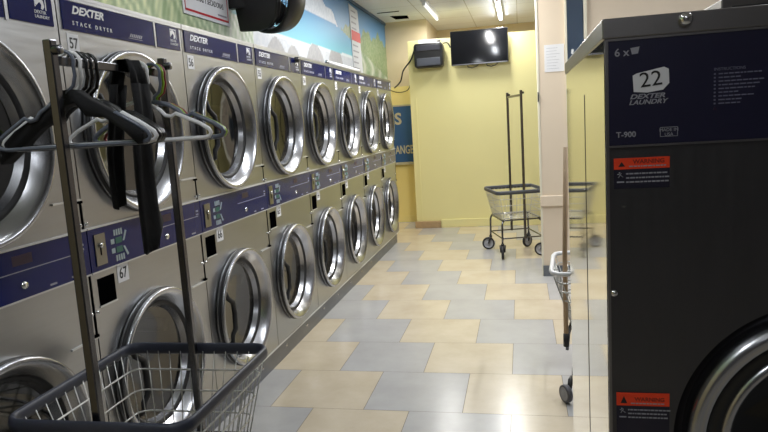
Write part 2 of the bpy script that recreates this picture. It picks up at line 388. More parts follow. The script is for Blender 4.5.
def make_stack():
    root = thing('stacked_dryer', '', 'dryer', (XL, Y0, 0), 0, 'row of stacked steel dryers along the left wall')
    a, b_ = .003, .797; yc = .362
    c = MB()
    c.holed(0, a, b_, 1.117, 1.786, yc, 1.441, .296)
    c.holed(0, a, b_, .134, .967, yc, .509, .296)
    c.box(-.325, a, .134, -.32, b_, 1.895)
    c.box(-.32, a, .134, -.001, a+.003, 1.895); c.box(-.32, b_-.003, .134, -.001, b_, 1.895)
    c.box(-.32, a, 1.88, 0, b_, 1.895); c.box(-.32, a, .130, 0, b_, .134)
    c.poly([(0,a,1.786),(0,b_,1.786),(0,b_,1.896),(0,a,1.896)])
    c.poly([(0,a,.967),(0,b_,.967),(0,b_,1.117),(0,a,1.117)])
    c.build('cabinet', STEEL, root)
    c = MB(); c.box(-.325, a, 1.8965, .006, b_, 1.908); c.box(.0, a, 1.886, .005, b_, 1.8965)
    c.box(0, .574, 1.784, .004, .586, 1.887); c.build('top_trim', STEEL, root)
    c = MB(); c.box(.0, .022, 1.789, .004, .569, 1.884); hp = c.build('header_panel', BLUE, root)
    c = MB(); c.box(.0, .592, 1.789, .004, .777, 1.884); hs = c.build('header_badge_panel', BLUE, root)
    text('brand_lettering', 'DEXTER', .037, (.0045,.070,1.846), WHITE, hp, shear=.3, bold=.0012, sx=1.26)
    text('model_lettering', 'STACK DRYER', .019, (.0045,.068,1.808), WHITE, hp, spacing=2.0, bold=.0003)
    c = MB()
    for k in range(7): c.poly([(.0045,.395+k*.012,1.806),(.0045,.403+k*.012,1.806),(.0045,.411+k*.012,1.819),(.0045,.404+k*.012,1.819)])
    c.poly([(.0045,.385,1.800),(.0045,.48,1.800),(.0045,.482,1.802),(.0045,.387,1.802)])
    c.build('script_mark', GREY, hp)
    c = MB(); e = .0045   # horse-head-like emblem in a rounded square
    c.box(e-.001,.700,1.872,e,.750,1.876); c.box(e-.001,.746,1.835,e,.750,1.872); c.box(e-.001,.700,1.842,e,.704,1.872)
    c.prism([(.706,1.868),(.722,1.872),(.738,1.864),(.742,1.845),(.734,1.835),(.726,1.838),(.730,1.850),(.722,1.858),(.714,1.852),(.708,1.846),(.704,1.852)], 'x', e-.001, e)
    c.build('emblem', WHITE, hs)
    text('badge_lettering', 'DEXTER\nLAUNDRY', .014, (e,.695,1.822), WHITE, hs, ext=.0004)
    # console strip between the two doors
    c = MB(); c.box(0, a, .967, .008, b_, 1.117); cs = c.build('control_console', BLUE, root)
    c = MB(); c.box(0, a, 1.1172, .012, b_, 1.1225); c.box(0, a, .9620, .010, b_, .9668); c.build('console_edge', ALU, root)
    c = MB(); c.box(.008,.030,.985,.012,.088,1.095); cp = c.build('coin_plate', BRASS, cs)
    c = MB(); c.box(.012,.055,1.02,.0135,.060,1.05); c.build('coin_slot', HOLE, cp)
    c = MB(); c.cyl((.012,.058,1.055),(.020,.058,1.055),.009,12); c.build('coin_button', CHROME, cp)
    ic = MB(); e0, e1 = .008, .0092
    for s_ in (1, -1):
        zc = 1.0365
        def Z(v): return zc+s_*v
        for k in range(4): ic.prism([(.143+k*.014,Z(.036)),(.152+k*.014,Z(.036)),(.152+k*.014,Z(.058)),(.143+k*.014,Z(.058))], 'x', e0, e1)
        ic.prism([(.122,Z(.008)),(.142,Z(.008)),(.142,Z(.026)),(.122,Z(.026))], 'x', e0, e1)
        ic.prism([(.192,Z(.010)),(.202,Z(.010)),(.222,Z(.044)),(.212,Z(.048))], 'x', e0, e1)
        ic.mi = 1; ic.prism([(.150,Z(.006)),(.186,Z(.006)),(.190,Z(.028)),(.150,Z(.028))], 'x', e0, e1); ic.mi = 0
    ic.build('pictogram', [mat('pale_print', (158,172,174), .5) if 'pale_print' not in bpy.data.materials else bpy.data.materials['pale_print'], GREEN], cs)
    c = MB(); c.box(.008,.40,1.048,.0088,.772,1.051); c.box(.008,.60,.976,.0088,.63,.982); c.box(.008,.70,.976,.0088,.735,.982); c.box(.008,.755,1.07,.0088,.775,1.077); c.box(.008,.755,1.055,.0088,.775,1.062); c.build('console_print', GREY, cs)
    c = MB(); c.box(.008,.46,1.068,.0088,.54,1.098); c.build('display', REDD, cs)
    c = MB(); c.lathe([(.0001,.013),(.011,.013),(.012,.008)], (0,.495,1.006), n=16); c.build('key_lock', CHROME, cs)
    door(root, yc, 1.441); door(root, yc, .509)
    c = MB(); c.box(-.06,.033,.842,.0015,.128,.938); c.build('coin_return', HOLE, root)
    c = MB(); c.box(.0,.030,.836,.004,.131,.8415); c.build('coin_return_lip', ALU, root)
    # service-door ledges, slits and bolts right of each door
    for zz in (1.221, .738):
        c = MB(); c.box(0,.66,zz,.007,.797,zz+.006); c.build('panel_ledge', ALU, root)
    for z_a, z_b in ((1.123,1.220), (.745,.962)):
        c = MB(); c.box(0,.790,z_a,.0012,.797,z_b); c.box(0,.775,z_a if z_a < 1 and False else z_b-.008 if z_a > 1 else z_a-.001,.010,.797,z_b if z_a > 1 else z_a+.008); c.build('panel_slit', HOLE, root)
    for z in (1.138, .826):
        for y in (.779, .012): 
            c = MB(); c.lathe([(.0001,.008),(.006,.007),(.007,0)], (0,y,z), n=10); c.build('bolt', CHROME, root)
    c = MB(); c.box(-.05, 0, 0, -.03, PW, .134); tk = c.build('toe_kick', KICK, root)
    for y in (.2,.6):
        c = MB(); c.lathe([(.0001,-.024),(.008,-.025),(.009,-.03)], (0,y,.065), n=10); c.build('kick_bolt', CHROME, tk)
    c = MB(); c.box(-.03, 0, .126, .003, PW, .1335); c.build('bottom_edge', ALU, root)
    return root

def number_tag(root, txt, y0, z0, y1, z1):
    c = MB(); c.box(0,y0,z0,.0014,y1,z1); t = c.build('number_tag', PAPER, root)
    text('tag_number', txt, (z1-z0)*.82, (.0015,(y0+y1)/2,z0+(z1-z0)*.22), INK, t, align='CENTER', sx=.85, bold=.0006)
proto = make_stack()
info = [(-1, None, 'stacked steel dryer nearest the camera, cut off by the left frame edge'),
        (0, ('57','67'), 'stacked steel dryer with number tags 57 above and 67 below, behind the clothes hangers'),
        (1, ('56','66'), 'stacked steel dryer with number tags 56 above and 66 below, right of the hanger rack'),
        (2, ('55','65'), 'stacked steel dryer under the round black wall fan, third numbered unit from the left'),
        (3, ('54','64'), 'stacked steel dryer right of the fan, fourth from the far end of the row'),
        (4, ('53','63'), 'stacked steel dryer under the white tube lying on top, third from the far end'),
        (5, ('52','62'), 'stacked steel dryer just before the last one at the far end of the row'),
        (6, ('51','61'), 'stacked steel dryer at the far end of the row, next to the blue sign')]
stacks = []
for n, (i, tg, lab) in enumerate(info):
    s_ = proto if n == 0 else copy_tree(proto)
    s_.location = (XL, Y0+PW*i, 0); s_['label'] = lab; stacks.append(s_)
for (i, tg, lab), s_ in zip(info, stacks):
    if tg:
        number_tag(s_, tg[0], .036, 1.716, .094, 1.778)
        number_tag(s_, tg[1], .148, .894, .216, .962)
c = MB(); c.lathe([(.0001,.03),(.018,.03),(.02,.0)], (0,.70,1.875), n=14); c.build('black_knob', BLACK, stacks[3])
# white spare tube lying along the top of the dryers
o = MB(); o.cyl((-1.478,5.02,1.925),(-1.478,6.05,1.925),.0165,14)
t = tag(o.build('spare_tube', PLW), 'white tube lying on top of the far stacked dryers', 'tube')
for y in (5.0, 6.05):
    o = MB(); o.cyl((-1.478,y,1.925),(-1.478,y+.02,1.925),.014,12); o.build('end_cap', CHROME, t)

# ------------------------------------------------------------------ signs on the mural
o = MB(); o.box(-1.7985, 3.375, 2.088, -1.792, 3.965, 2.47)
sg = tag(o.build('wall_sign', PAPER), 'white sign with red border and black lettering on the mural beside the black fan', 'sign')
o = MB(); a, b_, c_, d_ = 3.395, 3.945, 2.108, 2.45
o.box(-1.792,a,c_,-1.791,b_,c_+.012); o.box(-1.792,a,d_-.012,-1.791,b_,d_); o.box(-1.792,a,c_,-1.791,a+.008,d_); o.box(-1.792,b_-.008,c_,-1.791,b_,d_)
o.build('sign_border', RED, sg)
text('sign_lettering', 'LAVADORAS Y SECADORAS', .047, (-1.7915,3.408,2.180), INK, sg, sx=.81)
text('sign_lettering', 'A TODAS LAS', .058, (-1.7915,3.50,2.245), INK, sg, sx=.66)
o = MB(); o.box(-1.792,3.80,2.134,-1.791,3.92,2.144); o.build('small_print', GREY, sg)
# long vertical notice
o = MB(); o.prism([(7.08,2.74),(7.46,2.72),(7.56,2.0),(7.13,2.0)], 'x', -1.7985, -1.793)
sg = tag(o.build('price_notice', mat('dull_paper', (204,206,210), .7)), 'tall narrow white notice with a red block taped over the far end of the mural', 'notice')
for i in range(11):
    z = 2.68-i*.062
    if 4 <= i <= 5: continue
    o = MB(); o.box(-1.793,7.15,z-.008,-1.792,7.15+.28*(.7+.3*random.random()),z+.008); o.build('text_line', GREY, sg)
o = MB(); o.box(-1.793,7.12,2.36,-1.792,7.52,2.47); o.build('red_block', mat('faded_red', (204,84,80), .6), sg)
# round wall fan
fan = thing('wall_fan', 'round black fan with a square housing mounted on the mural above the dryers', 'fan', (-1.52,4.00,2.262))
def dirp(v): return v
R = Matrix.Rotation(math.radians(-24), 4, 'Z') @ Matrix.Rotation(math.radians(9), 4, 'X')
def xf(o): o.data.transform(Matrix.Scale(.87,4) @ R); return o
o = MB(); o.lathe([(.245,.10),(.262,.09),(.268,-.02),(.262,-.07),(.245,-.08),(.235,-.07),(.23,.08),(.245,.10)], (0,0,0), 'y', 48); xf(o.build('shroud', BLACK, fan))
o = MB()
for r in (.06,.10,.14,.18,.215): o.lathe([(r-.002,-.062),(r+.002,-.062),(r+.002,-.066),(r-.002,-.066),(r-.002,-.062)], (0,0,0), 'y', 40)
for k in range(16):
    t = k*PI/8; o.tube([(.03*math.cos(t),-.064,.03*math.sin(t)),(.236*math.cos(t),-.064,.236*math.sin(t))], .002, 5)
xf(o.build('grille', BLACK, fan))
o = MB()
for k in range(4):
    t = k*PI/2+.4; ca, sa = math.cos(t), math.sin(t)
    P = lambda r, w, y: (r*ca-w*sa, y, r*sa+w*ca)
    A = [P(.04,-.03,.0),P(.04,.03,.03),P(.205,.075,.04),P(.205,-.065,-.02)]
    o.poly(A); o.poly([(p[0],p[1]+.004,p[2]) for p in A])
o.lathe([(.0001,-.03),(.045,-.03),(.05,.03),(.0001,.04)], (0,0,0), 'y', 20)
xf(o.build('fan_blades', PLG, fan))
o = MB(); o.prism([(-.27,-.215),(-.08,-.235),(.03,-.225),(.12,-.17),(.165,-.07),(.175,.05),(.165,.26),(-.27,.26)], 'y', -.115, -.068)
xf(o.build('housing', BLACK, fan, bevel=.01))
o = MB(); o.box(-.276,-.03,-.06,-.06,.03,.06); o.build('bracket', BLACK, fan)

# ------------------------------------------------------------------ back corner: blue sign, speaker, television
o = MB(); o.box(-1.785, 8.985, .84, -1.43, 9.034, 1.655)
sg = tag(o.build('blue_sign', SIGNB), 'worn blue sign with pale letters on the deep yellow wall past the dryers', 'sign')
text('sign_lettering', 'S', .22, (-1.725,8.984,1.40), SIGNT, sg, face='y', bold=.006)
text('sign_lettering', 'ANGE', .165, (-1.735,8.984,.985), SIGNT, sg, face='y', sx=.58, bold=.003)
o = MB(); o.box(-1.785,8.982,1.645,-1.43,8.986,1.665); o.box(-1.785,8.982,.83,-1.43,8.986,.865); o.build('sign_edge', SIGNT, sg)

sp = thing('wall_speaker', 'black box-shaped speaker mounted high on the yellow wall left of the television', 'speaker', (-1.112, YB, 2.245))
o = MB(); pr = [(-.001,-.14),(-.001,.15),(-.10,.158),(-.17,.14),(-.205,.09),(-.215,.0),(-.205,-.09),(-.16,-.145)]
o.prism([(-.185,-.13),(-.165,-.152),(.15,-.152),(.178,-.13),(.185,.0),(.18,.13),(.16,.15),(-.17,.15),(-.188,.12)], 'y', -.18, -.001)
o.build('cabinet', BLACK, sp, bevel=.015)
o = MB(); o.box(-.150,-.192,-.130,.145,-.1805,-.035); o.build('lower_grille', mat('slate_plastic', (72,76,86), .35), sp, bevel=.004)
o = MB(); o.box(-.150,-.190,.055,.145,-.1805,.125); o.build('upper_grille', mat('charcoal_plastic', (48,48,56), .35), sp, bevel=.004)
o = MB(); o.lathe([(.0001,.185),(.03,.185),(.034,.150)], (.12,-.09,0), 'z', 16); o.build('knob', BLACK, sp)
o = MB(); o.box(-.13,-.12,.1505,.10,-.11,.20); o.build('paper_slip', PAPER, sp)
def cable(name, pts, label, r=.006):
    P = [Vector(p) for p in pts]; out = []
    for i in range(len(P)-1):
        p0, p1, p2, p3 = P[max(i-1,0)], P[i], P[i+1], P[min(i+2,len(P)-1)]
        for t in [k/6 for k in range(6)]:
            out.append(.5*((2*p1)+(-p0+p2)*t+(2*p0-5*p1+4*p2-p3)*t*t+(-p0+3*p1-3*p2+p3)*t**3))
    out.append(P[-1]); o = MB(); o.tube(out, r, 6)
    return tag(o.build(name, BLACK), label, 'cable')
cable('power_cable', [(-1.30,8.40,2.34),(-1.36,8.46,2.22),(-1.47,8.47,2.09),(-1.54,8.60,1.96),(-1.68,8.90,1.90)], 'black cable running from the wall speaker down to the top of the last dryer', .010)
cable('looped_cable', [(-1.47,8.99,2.14),(-1.475,9.0,1.99),(-1.50,9.0,1.88),(-1.58,9.0,1.84),(-1.68,9.0,1.845),(-1.78,9.03,1.88)], 'thin black cable hanging in a loop above the blue sign', .006)
cable('link_cable', [(-.93,8.42,2.385),(-.88,8.47,2.39),(-.845,8.49,2.33)], 'short black cable between the wall speaker and the television', .008)
tv = thing('television', 'flat black television mounted on the yellow wall beside the speaker', 'television', (-.476, YB-.10, 2.30))
Rt = Matrix.Rotation(math.radians(3), 4, 'X')
o = MB(); o.box(-.357,-.022,-.212,.357,.022,.212); o = o.build('casing', PLB, tv, bevel=.006)
o = MB(); o.box(-.345,-.0245,-.192,.345,-.0222,.202); o.build('screen', SCREEN, tv)
o = MB(); o.box(-.345,-.026,-.209,.345,-.0222,-.199); o.build('lower_bezel', mat('bezel_grey', (120,122,130), .25, .6), tv)
o = MB(); o.box(-.1,.022,-.1,.1,.099,.1); o.build('wall_mount', BLACK, tv)
for a in (-.10,.14):
    o = MB(); o.tube([(a-.06,.03,-.212),(a-.05,.02,-.235),(a,.02,-.25),(a+.05,.02,-.235),(a+.08,.03,-.215)], .006, 6); o.build('dangling_lead', BLACK, tv)

# ------------------------------------------------------------------ wire laundry carts
W, L = .255, .29     # half sizes of the rim
def rr(w, l, r, z, n=5):
    pts = []
    for cx, cy, a0 in ((w-r,l-r,0),(-w+r,l-r,PI/2),(-w+r,-l+r,PI),(w-r,-l+r,3*PI/2)):
        for k in range(n+1):
            t = a0+k*PI/2/n; pts.append((cx+r*math.cos(t), cy+r*math.sin(t), z))
    return pts
def make_cart(zr, rimm, label, loc, rz, castang, rackx=0.0):
    root = thing('laundry_cart', label, 'cart', loc, rz)
    zb = zr-.27; tp = .78
    o = MB(); P = rr(W, L, .05, zr); o.tube(P, .0105, 8, closed=True, sy=1.9); o.build('rim', rimm, root)
    o = MB()
    def at(f, w0=W-.006, l0=L-.006): # cross-section half sizes at fraction f down
        return w0*(1-(1-tp)*f), l0*(1-(1-tp)*f)
    for i in range(1, 5):
        f = i/4; a, b_ = at(f); o.tube(rr(a, b_, .04, zr-.27*f, 3), .0032, 5, closed=True)
    nx, nyy = 12, 14
    a1, b1 = at(1)
    for s_ in (-1, 1):
        for k in range(nx):
            t = -0.92+1.84*k/(nx-1)
            o.tube([(t*(W-.006), s_*(L-.006), zr), (t*a1, s_*b1, zb), ], .0020, 4)
        for k in range(nyy):
            t = -0.93+1.86*k/(nyy-1)
            o.tube([(s_*(W-.006), t*(L-.006), zr), (s_*a1, t*b1, zb)], .0020, 4)
    for k in range(nx):
        t = -0.92+1.84*k/(nx-1); o.tube([(t*a1,-b1,zb),(t*a1,b1,zb)], .0020, 4)
    for k in range(5):
        t = -0.8+1.6*k/4; o.tube([(-a1,t*b1,zb-.003),(a1,t*b1,zb-.003)], .003, 4)
    o.build('wire_basket', WIRE, root)
    o = MB(); zt = .20
    o.tube(rr(.20,.245,.03,zb-.012,3), .008, 8, closed=True)
    o.tube(rr(.205,.25,.02,zt,3), .007, 8, closed=True)
    o.build('frame', POLE, root)
    for sx in (-1,1):
        for sy in (-1,1):
            o = MB(); o.tube([(sx*.17,sy*.21,zb-.012),(sx*.198,sy*.24,zb-.03),(sx*.205,sy*.25,zb-.06),(sx*.208,sy*.252,zt),(sx*.21,sy*.255,.150)], .0105, 8); o.build('leg', POLE, root)
            an = castang.get((sx,sy), 0); ux, uy = math.cos(an), math.sin(an)
            cx, cy = sx*.21+ux*.025, sy*.255+uy*.025
            o = MB(); o.cyl((sx*.21,sy*.255,.152),(sx*.21,sy*.255,.128),.016,12)
            for q in (-1,1):
                o.prism([(0,0),(1,0),(1,1),(0,1)], 'z', 0, 0) if False else None
                px, py = -uy*.019*q, ux*.019*q
                A = Vector((sx*.21+px, sy*.255+py, .134)); B = Vector((cx+px, cy+py, .066))
                o.tube([A, (A+B)/2+Vector((ux,uy,0))*.004, B], [.014,.011,.008], 6)
            cs = o.build('caster', BLACK, root)
            o = MB(); c0 = Vector((cx,cy,.067)); ax = Vector((-uy,ux,0))
            Rm = Matrix.Translation(c0) @ Matrix.Rotation(an, 4, 'Z')
            o.lathe([(.0001,-.010),(.012,-.012),(.014,-.007),(.046,-.007),(.050,-.012),(.064,-.012),(.067,-.006),(.067,.006),(.064,.012),(.050,.012),(.046,.007),(.014,.007),(.012,.012),(.0001,.010)], (0,0,0), 'y', 28, mats=[0,0,0,0,1,1,1,1,1,0,0,0,0])
            wh = o.build('wheel', [WHEEL, RUBBER], cs); wh.data.transform(Rm)
    yp = L-.035
    for s_ in (-1,1):
        o = MB(); o.box(rackx-.0115, s_*yp-.0115, .19, rackx+.0115, s_*yp+.0115, 1.66); o.build('pole', POLE, root, bevel=.003)
    o = MB(); o.box(rackx-.007,-yp+.012,1.602,rackx+.007,yp-.012,1.624)
    for s_ in (-1,1): o.cyl((rackx-.0115,s_*yp,1.635),(rackx+.028,s_*yp,1.635),.012,10)
    o.build('hanging_rail', POLE, root, bevel=.002)
    return root
NEAR = (-1.088, 1.63, 0); NA = math.radians(1.0)
make_cart(.70, RIM, 'wire laundry cart with navy rim and a hanging rack holding hangers, nearest the camera', NEAR, NA, {(-1,-1):.4,(1,-1):-1.2,(-1,1):2,(1,1):.8})
make_cart(.665, RIM2, 'wire laundry cart with grey rim and empty rack in front of the yellow back wall', (-.080, 6.77, 0), math.radians(16), {(-1,-1):-1.85,(1,-1):2.7,(-1,1):2.9,(1,1):-2.6}, rackx=.025)

# ------------------------------------------------------------------ hangers on the near rail
ra = Vector((NEAR[0], NEAR[1], 0))
def rail(t):   # t: metres along the rail from its middle
    return Vector((ra.x-math.sin(NA)*t, ra.y+math.cos(NA)*t, 1.632))
def hanger(t, m, label, ang=0.0, roll=0.0, r=.0052, w=.20, fat=1.0, notch=True, nx=0):
    """local: x across, z down from rail; hook centred at origin"""
    root = bpy.data.objects.new('clothes_hanger', None); COL.objects.link(root)
    p = rail(t); root.location = p; root.rotation_euler = (0, roll, NA+ang)
    tag(root, label, 'hanger', 'plastic clothes hangers on the near cart rack')
    hk = [(.027*math.cos(a), 0, -.0215+.0275*math.sin(a)) for a in [PI*1.02-k*PI*1.15/8 for k in range(9)]]
    hk = hk + [(.026,0,-.055),(.018,0,-.080),(nx,0,-.094),(nx,0,-.108)]
    o = MB(); o.tube(hk, r*.9, 7); o.build('hook', m, root)
    z0 = -.108
    s1 = [(0,0,z0),(.045,0,z0-.012)]
    if notch: s1 += [(.075,0,z0-.030),(.088,0,z0-.046),(.105,0,z0-.050),(.118,0,z0-.042)]
    s1 += [(w-.03,0,z0-.075),(w-.006,0,z0-.092),(w,0,z0-.103),(w-.006,0,z0-.113),(w-.025,0,z0-.117)]
    s1 = [(x*(w-nx)/w+nx,y,z) for (x,y,z) in s1]
    full = s1 + [(-x+2*nx,y,z) for (x,y,z) in reversed(s1)][:-1]
    o = MB(); o.tube(full, r*fat, 7, closed=True); o.build('shoulders', m, root)
    return root
hanger(-.215, PLG, 'grey plastic hanger nearest the first pole of the near rack', ang=.10)
hanger(-.190, PLW, 'white plastic hanger in the near bunch, its bottom bar showing under the black garment', ang=.12, fat=1.15)
hanger(-.165, PLB, 'broad black hanger in the middle of the near bunch', ang=.05, fat=1.6)
hanger(-.145, PLB, 'black hanger fourth in the near bunch behind the broad one', ang=.02, fat=1.4)
hanger(-.120, PLB, 'black hanger at the back of the near bunch beside the black cloth', ang=-.05, fat=1.2)
hanger(.118, PLW, 'white plastic hanger with notched shoulders right of the black cloth', ang=-.06, fat=1.15, w=.215, nx=-.028)
hanger(.185, PLG, 'blue-grey plastic hanger near the far pole of the rack', ang=.02, fat=1.4, w=.215)
hanger(.200, PLGR, 'lime green hanger behind the grey one near the far pole', ang=.03, w=.215)
hanger(.212, PLR, 'dark red hanger hung last beside the far pole', ang=.05, w=.195)

# black clothing: straps draped over the rail, built as folded ribbons with thickness
def ribbon(name, rows, th, m, parent=None):
    """rows: list of (left point, right point, waviness)"""
    bm_ = MB(); bm_.sm = True; N = 9; grid = []
    for s_ in (1, -1):
        g = []
        for i, (a, b_) in enumerate(rows):
            a, b_ = Vector(a), Vector(b_); row = []
            nrm = (b_-a).cross(Vector((0,0,1))); nrm = nrm.normalized() if nrm.length > 1e-6 else Vector((0,1,0))
            for k in range(N):
                t = k/(N-1); e = math.sqrt(max(0, 1-(2*t-1)**2))
                row.append(bm_.bm.verts.new(a.lerp(b_, t)+nrm*(s_*th*(.15+.85*e)+.008*math.sin(t*9+i*.6))))
            g.append(row)
        grid.append(g)
    for g in grid:
        for i in range(len(g)-1):
            for k in range(N-1): bm_.face([g[i][k], g[i][k+1], g[i+1][k+1], g[i+1][k]])
    F, B = grid
    for i in range(len(F)-1):
        for k in (0, N-1): bm_.face([F[i][k], F[i+1][k], B[i+1][k], B[i][k]])
    for i in (0, len(F)-1):
        for k in range(N-1): bm_.face([F[i][k], F[i][k+1], B[i][k+1], B[i][k]])
    return bm_.build(name, m, parent)
def RP(t, dx, z): 
    p = rail(t); return (p.x+math.cos(NA)*dx, p.y+math.sin(NA)*dx, z)
leg = thing('black_leggings', 'black cloth garment draped over the rail, hanging down to the control panels', 'clothing', RP(.04,0,1.09))
O = Vector(leg.location)
def loc(p): return tuple(Vector(p)-O)
# the fold over the rail, then two hanging legs
ribbon('waist', [(loc(RP(.02,.030,1.56)),loc(RP(.095,.030,1.56))),(loc(RP(.02,.027,1.60)),loc(RP(.095,.027,1.60))),(loc(RP(.02,.014,1.637)),loc(RP(.095,.014,1.637))),(loc(RP(.02,-.014,1.637)),loc(RP(.095,-.014,1.637))),(loc(RP(.015,-.027,1.60)),loc(RP(.09,-.027,1.60))),(loc(RP(.01,-.030,1.56)),loc(RP(.08,-.030,1.56)))], .009, CLOTH, leg)
ribbon('trouser_leg', [(loc(RP(.01,-.030,1.57)),loc(RP(.08,-.030,1.57))),(loc(RP(-.01,-.033,1.48)),loc(RP(.06,-.033,1.48))),(loc(RP(-.035,-.035,1.38)),loc(RP(.04,-.035,1.38))),(loc(RP(-.03,-.035,1.29)),loc(RP(.03,-.035,1.28))),(loc(RP(-.02,-.033,1.22)),loc(RP(.015,-.033,1.24)))], .011, CLOTH, leg)
ribbon('trouser_leg', [(loc(RP(.02,.030,1.57)),loc(RP(.095,.030,1.57))),(loc(RP(.01,.036,1.48)),loc(RP(.09,.036,1.48))),(loc(RP(-.02,.038,1.40)),loc(RP(.07,.038,1.40))),(loc(RP(-.02,.036,1.30)),loc(RP(.075,.036,1.31))),(loc(RP(-.015,.034,1.20)),loc(RP(.085,.036,1.22))),(loc(RP(-.01,.034,1.13)),loc(RP(.105,.036,1.165))),(loc(RP(.0,.034,1.085)),loc(RP(.06,.036,1.115)))], .013, CLOTH, leg)
# crumpled black top hung on the near hangers
o = MB(); o.sm = True
top = [(-.215,-.235),(-.16,-.190),(-.10,-.160),(-.05,-.125),(-.02,-.098),(.02,-.098),(.05,-.122),(.10,-.150),(.15,-.185),(.185,-.208)]
A = []
for s_ in (-1,1):
    r0 = [o.bm.verts.new(Vector(RP(-.200+s_*.018, x, 1.632+z+.010))) for x, z in top]
    r1 = [o.bm.verts.new(Vector(RP(-.200+s_*.022, x*.97, 1.632+z-(.026 if x < 0.06 else .014)-.008*math.sin(i*2.3)))) for i, (x, z) in enumerate(top)]
    A.append((r0, r1))
for r0, r1 in A:
    for k in range(len(top)-1): o.face([r0[k], r0[k+1], r1[k+1], r1[k]])
for j in (0,1):
    for k in range(len(top)-1): o.face([A[0][j][k], A[0][j][k+1], A[1][j][k+1], A[1][j][k]])
for k in (0, len(top)-1): o.face([A[0][0][k], A[0][1][k], A[1][1][k], A[1][0][k]])
tag(o.build('crumpled_garment', CLOTH), 'crumpled black garment hung over the bunch of black hangers by the near pole', 'clothing')

# ------------------------------------------------------------------ big washer on the right
ws = thing('front_loading_washer', 'large dark steel front-loading washer with navy panel and number 22 label', 'washer', (.178, 1.47, 0))
WX, WD = .92, 1.15
c = MB(); xc, zc = .46, .67
c.mi = 0; c.holed(0, .004, WX-.004, .0, 1.333, xc, zc, .321, ax='y')
c.poly([(.004,0,1.333),(WX-.004,0,1.333),(WX-.004,0,1.561),(.004,0,1.561)])
c.mi = 1
c.poly([(0,.004,0),(0,WD,0),(0,WD,1.561),(0,.004,1.561)]); c.poly([(WX,.004,0),(WX,WD,0),(WX,WD,1.561),(WX,.004,1.561)]); c.poly([(0,WD,0),(WX,WD,0),(WX,WD,1.561),(0,WD,1.561)])
c.poly([(0,.004,0),(.004,0,0),(.004,0,1.561),(0,.004,1.561)]); c.poly([(WX,.004,0),(WX-.004,0,0),(WX-.004,0,1.561),(WX,.004,1.561)])
c.build('cabinet', [STEEL_D, MIRROR], ws)
c = MB(); c.box(-.0012,.442,.0,-.0002,.4455,1.46); c.build('side_seam', mat('seam_dark', (120,114,104), .4, .8), ws)
c = MB()   # cap with a bevelled rim
c.prism([(-.004,1.561),(WX+.004,1.561),(WX+.004,1.603),(-.004,1.603)], 'y', -.008, WD+.006); c.build('top_cap', CAPM, ws, bevel=.003)
c = MB(); c.lathe([(.0001,-.024),(.008,-.024),(.013,-.019),(.014,-.010)], (.158,0,1.587), 'y', 20); c.build('cap_lock', CHROME, ws)
c = MB(); c.box(.008,-.006,1.337,WX-.008,-.0003,1.556); pn = c.build('control_panel', BLUE2, ws)
c = MB(); c.box(.004,-.008,1.556,WX-.004,-.0003,1.5605); c.box(.004,-.008,1.3325,WX-.004,-.0003,1.3368); c.box(.0015,-.006,.0,.0075,.0035,1.560); c.build('panel_edge', CAPM, ws)
y_ = -.0065
c = MB(); c.prism([(.058,1.448),(.056,1.482),(.064,1.486),(.118,1.496),(.127,1.491),(.128,1.462),(.116,1.449),(.085,1.445)], 'y', -.0072, -.006); t = c.build('number_label', mat('silver_label', (222,222,226), .4, .1), pn)
text('tag_number', '22', .044, (.070,-.0073,1.456), INK, t, face='y', sx=1.05, rot=.09)
text('brand_lettering', 'DEXTER', .0135, (.050,y_,1.4335), GREY, pn, face='y', shear=.3, bold=.0004, sx=1.4)
text('brand_lettering', 'LAUNDRY', .0135, (.048,y_,1.4215), GREY, pn, face='y', shear=.3, bold=.0003, sx=1.2)
text('capacity_lettering', '6 x', .023, (.020,y_,1.524), GREY, pn, face='y', bold=.0003)
c = MB(); c.prism([(.052,1.539),(.070,1.541),(.067,1.527),(.055,1.526)], 'y', -.0068, -.006); c.build('basket_icon', GREY, pn)
text('model_lettering', 'T-900', .0165, (.022,y_,1.354), GREY, pn, face='y', bold=.0003)
c = MB()
for q in ((.110,1.351,.145,1.352),(.110,1.370,.145,1.371),(.110,1.351,.111,1.371),(.144,1.351,.145,1.371)): c.box(q[0],-.0068,q[1],q[2],-.006,q[3])
ub = c.build('origin_mark', GREY, pn); text('origin_lettering', 'MADE IN\nUSA', .0095, (.1275,y_,1.362), GREY, ub, face='y', align='CENTER', ext=.0003)
DIM = mat('dim_print', (104,104,124), .5)
text('instruction_heading', 'INSTRUCTIONS', .0085, (.214,y_,1.480), DIM, pn, face='y', ext=.0003)
c = MB(); random.seed(3)
for i in range(9):
    z = 1.473-i*.0075; x = .223
    c.box(.214,-.0066,z-.0012,.2175,-.006,z+.0022)
    end = .31-.05*random.random()
    while x < end:
        w_ = .004+.008*random.random(); c.box(x,-.0066,z-.0009,x+w_,-.006,z+.0016); x += w_+.002
c.build('instruction_lines', DIM, pn)
c = MB(); c.prism([(.212,1.400),(.221,1.400),(.2165,1.408)], 'y', -.0068, -.006); c.build('warning_mark', REDD, pn)
c = MB(); c.box(.330,-.0066,1.524,.342,-.006,1.527); c.box(.332,-.0066,1.530,.340,-.006,1.545); c.build('corner_mark', DIM, pn)
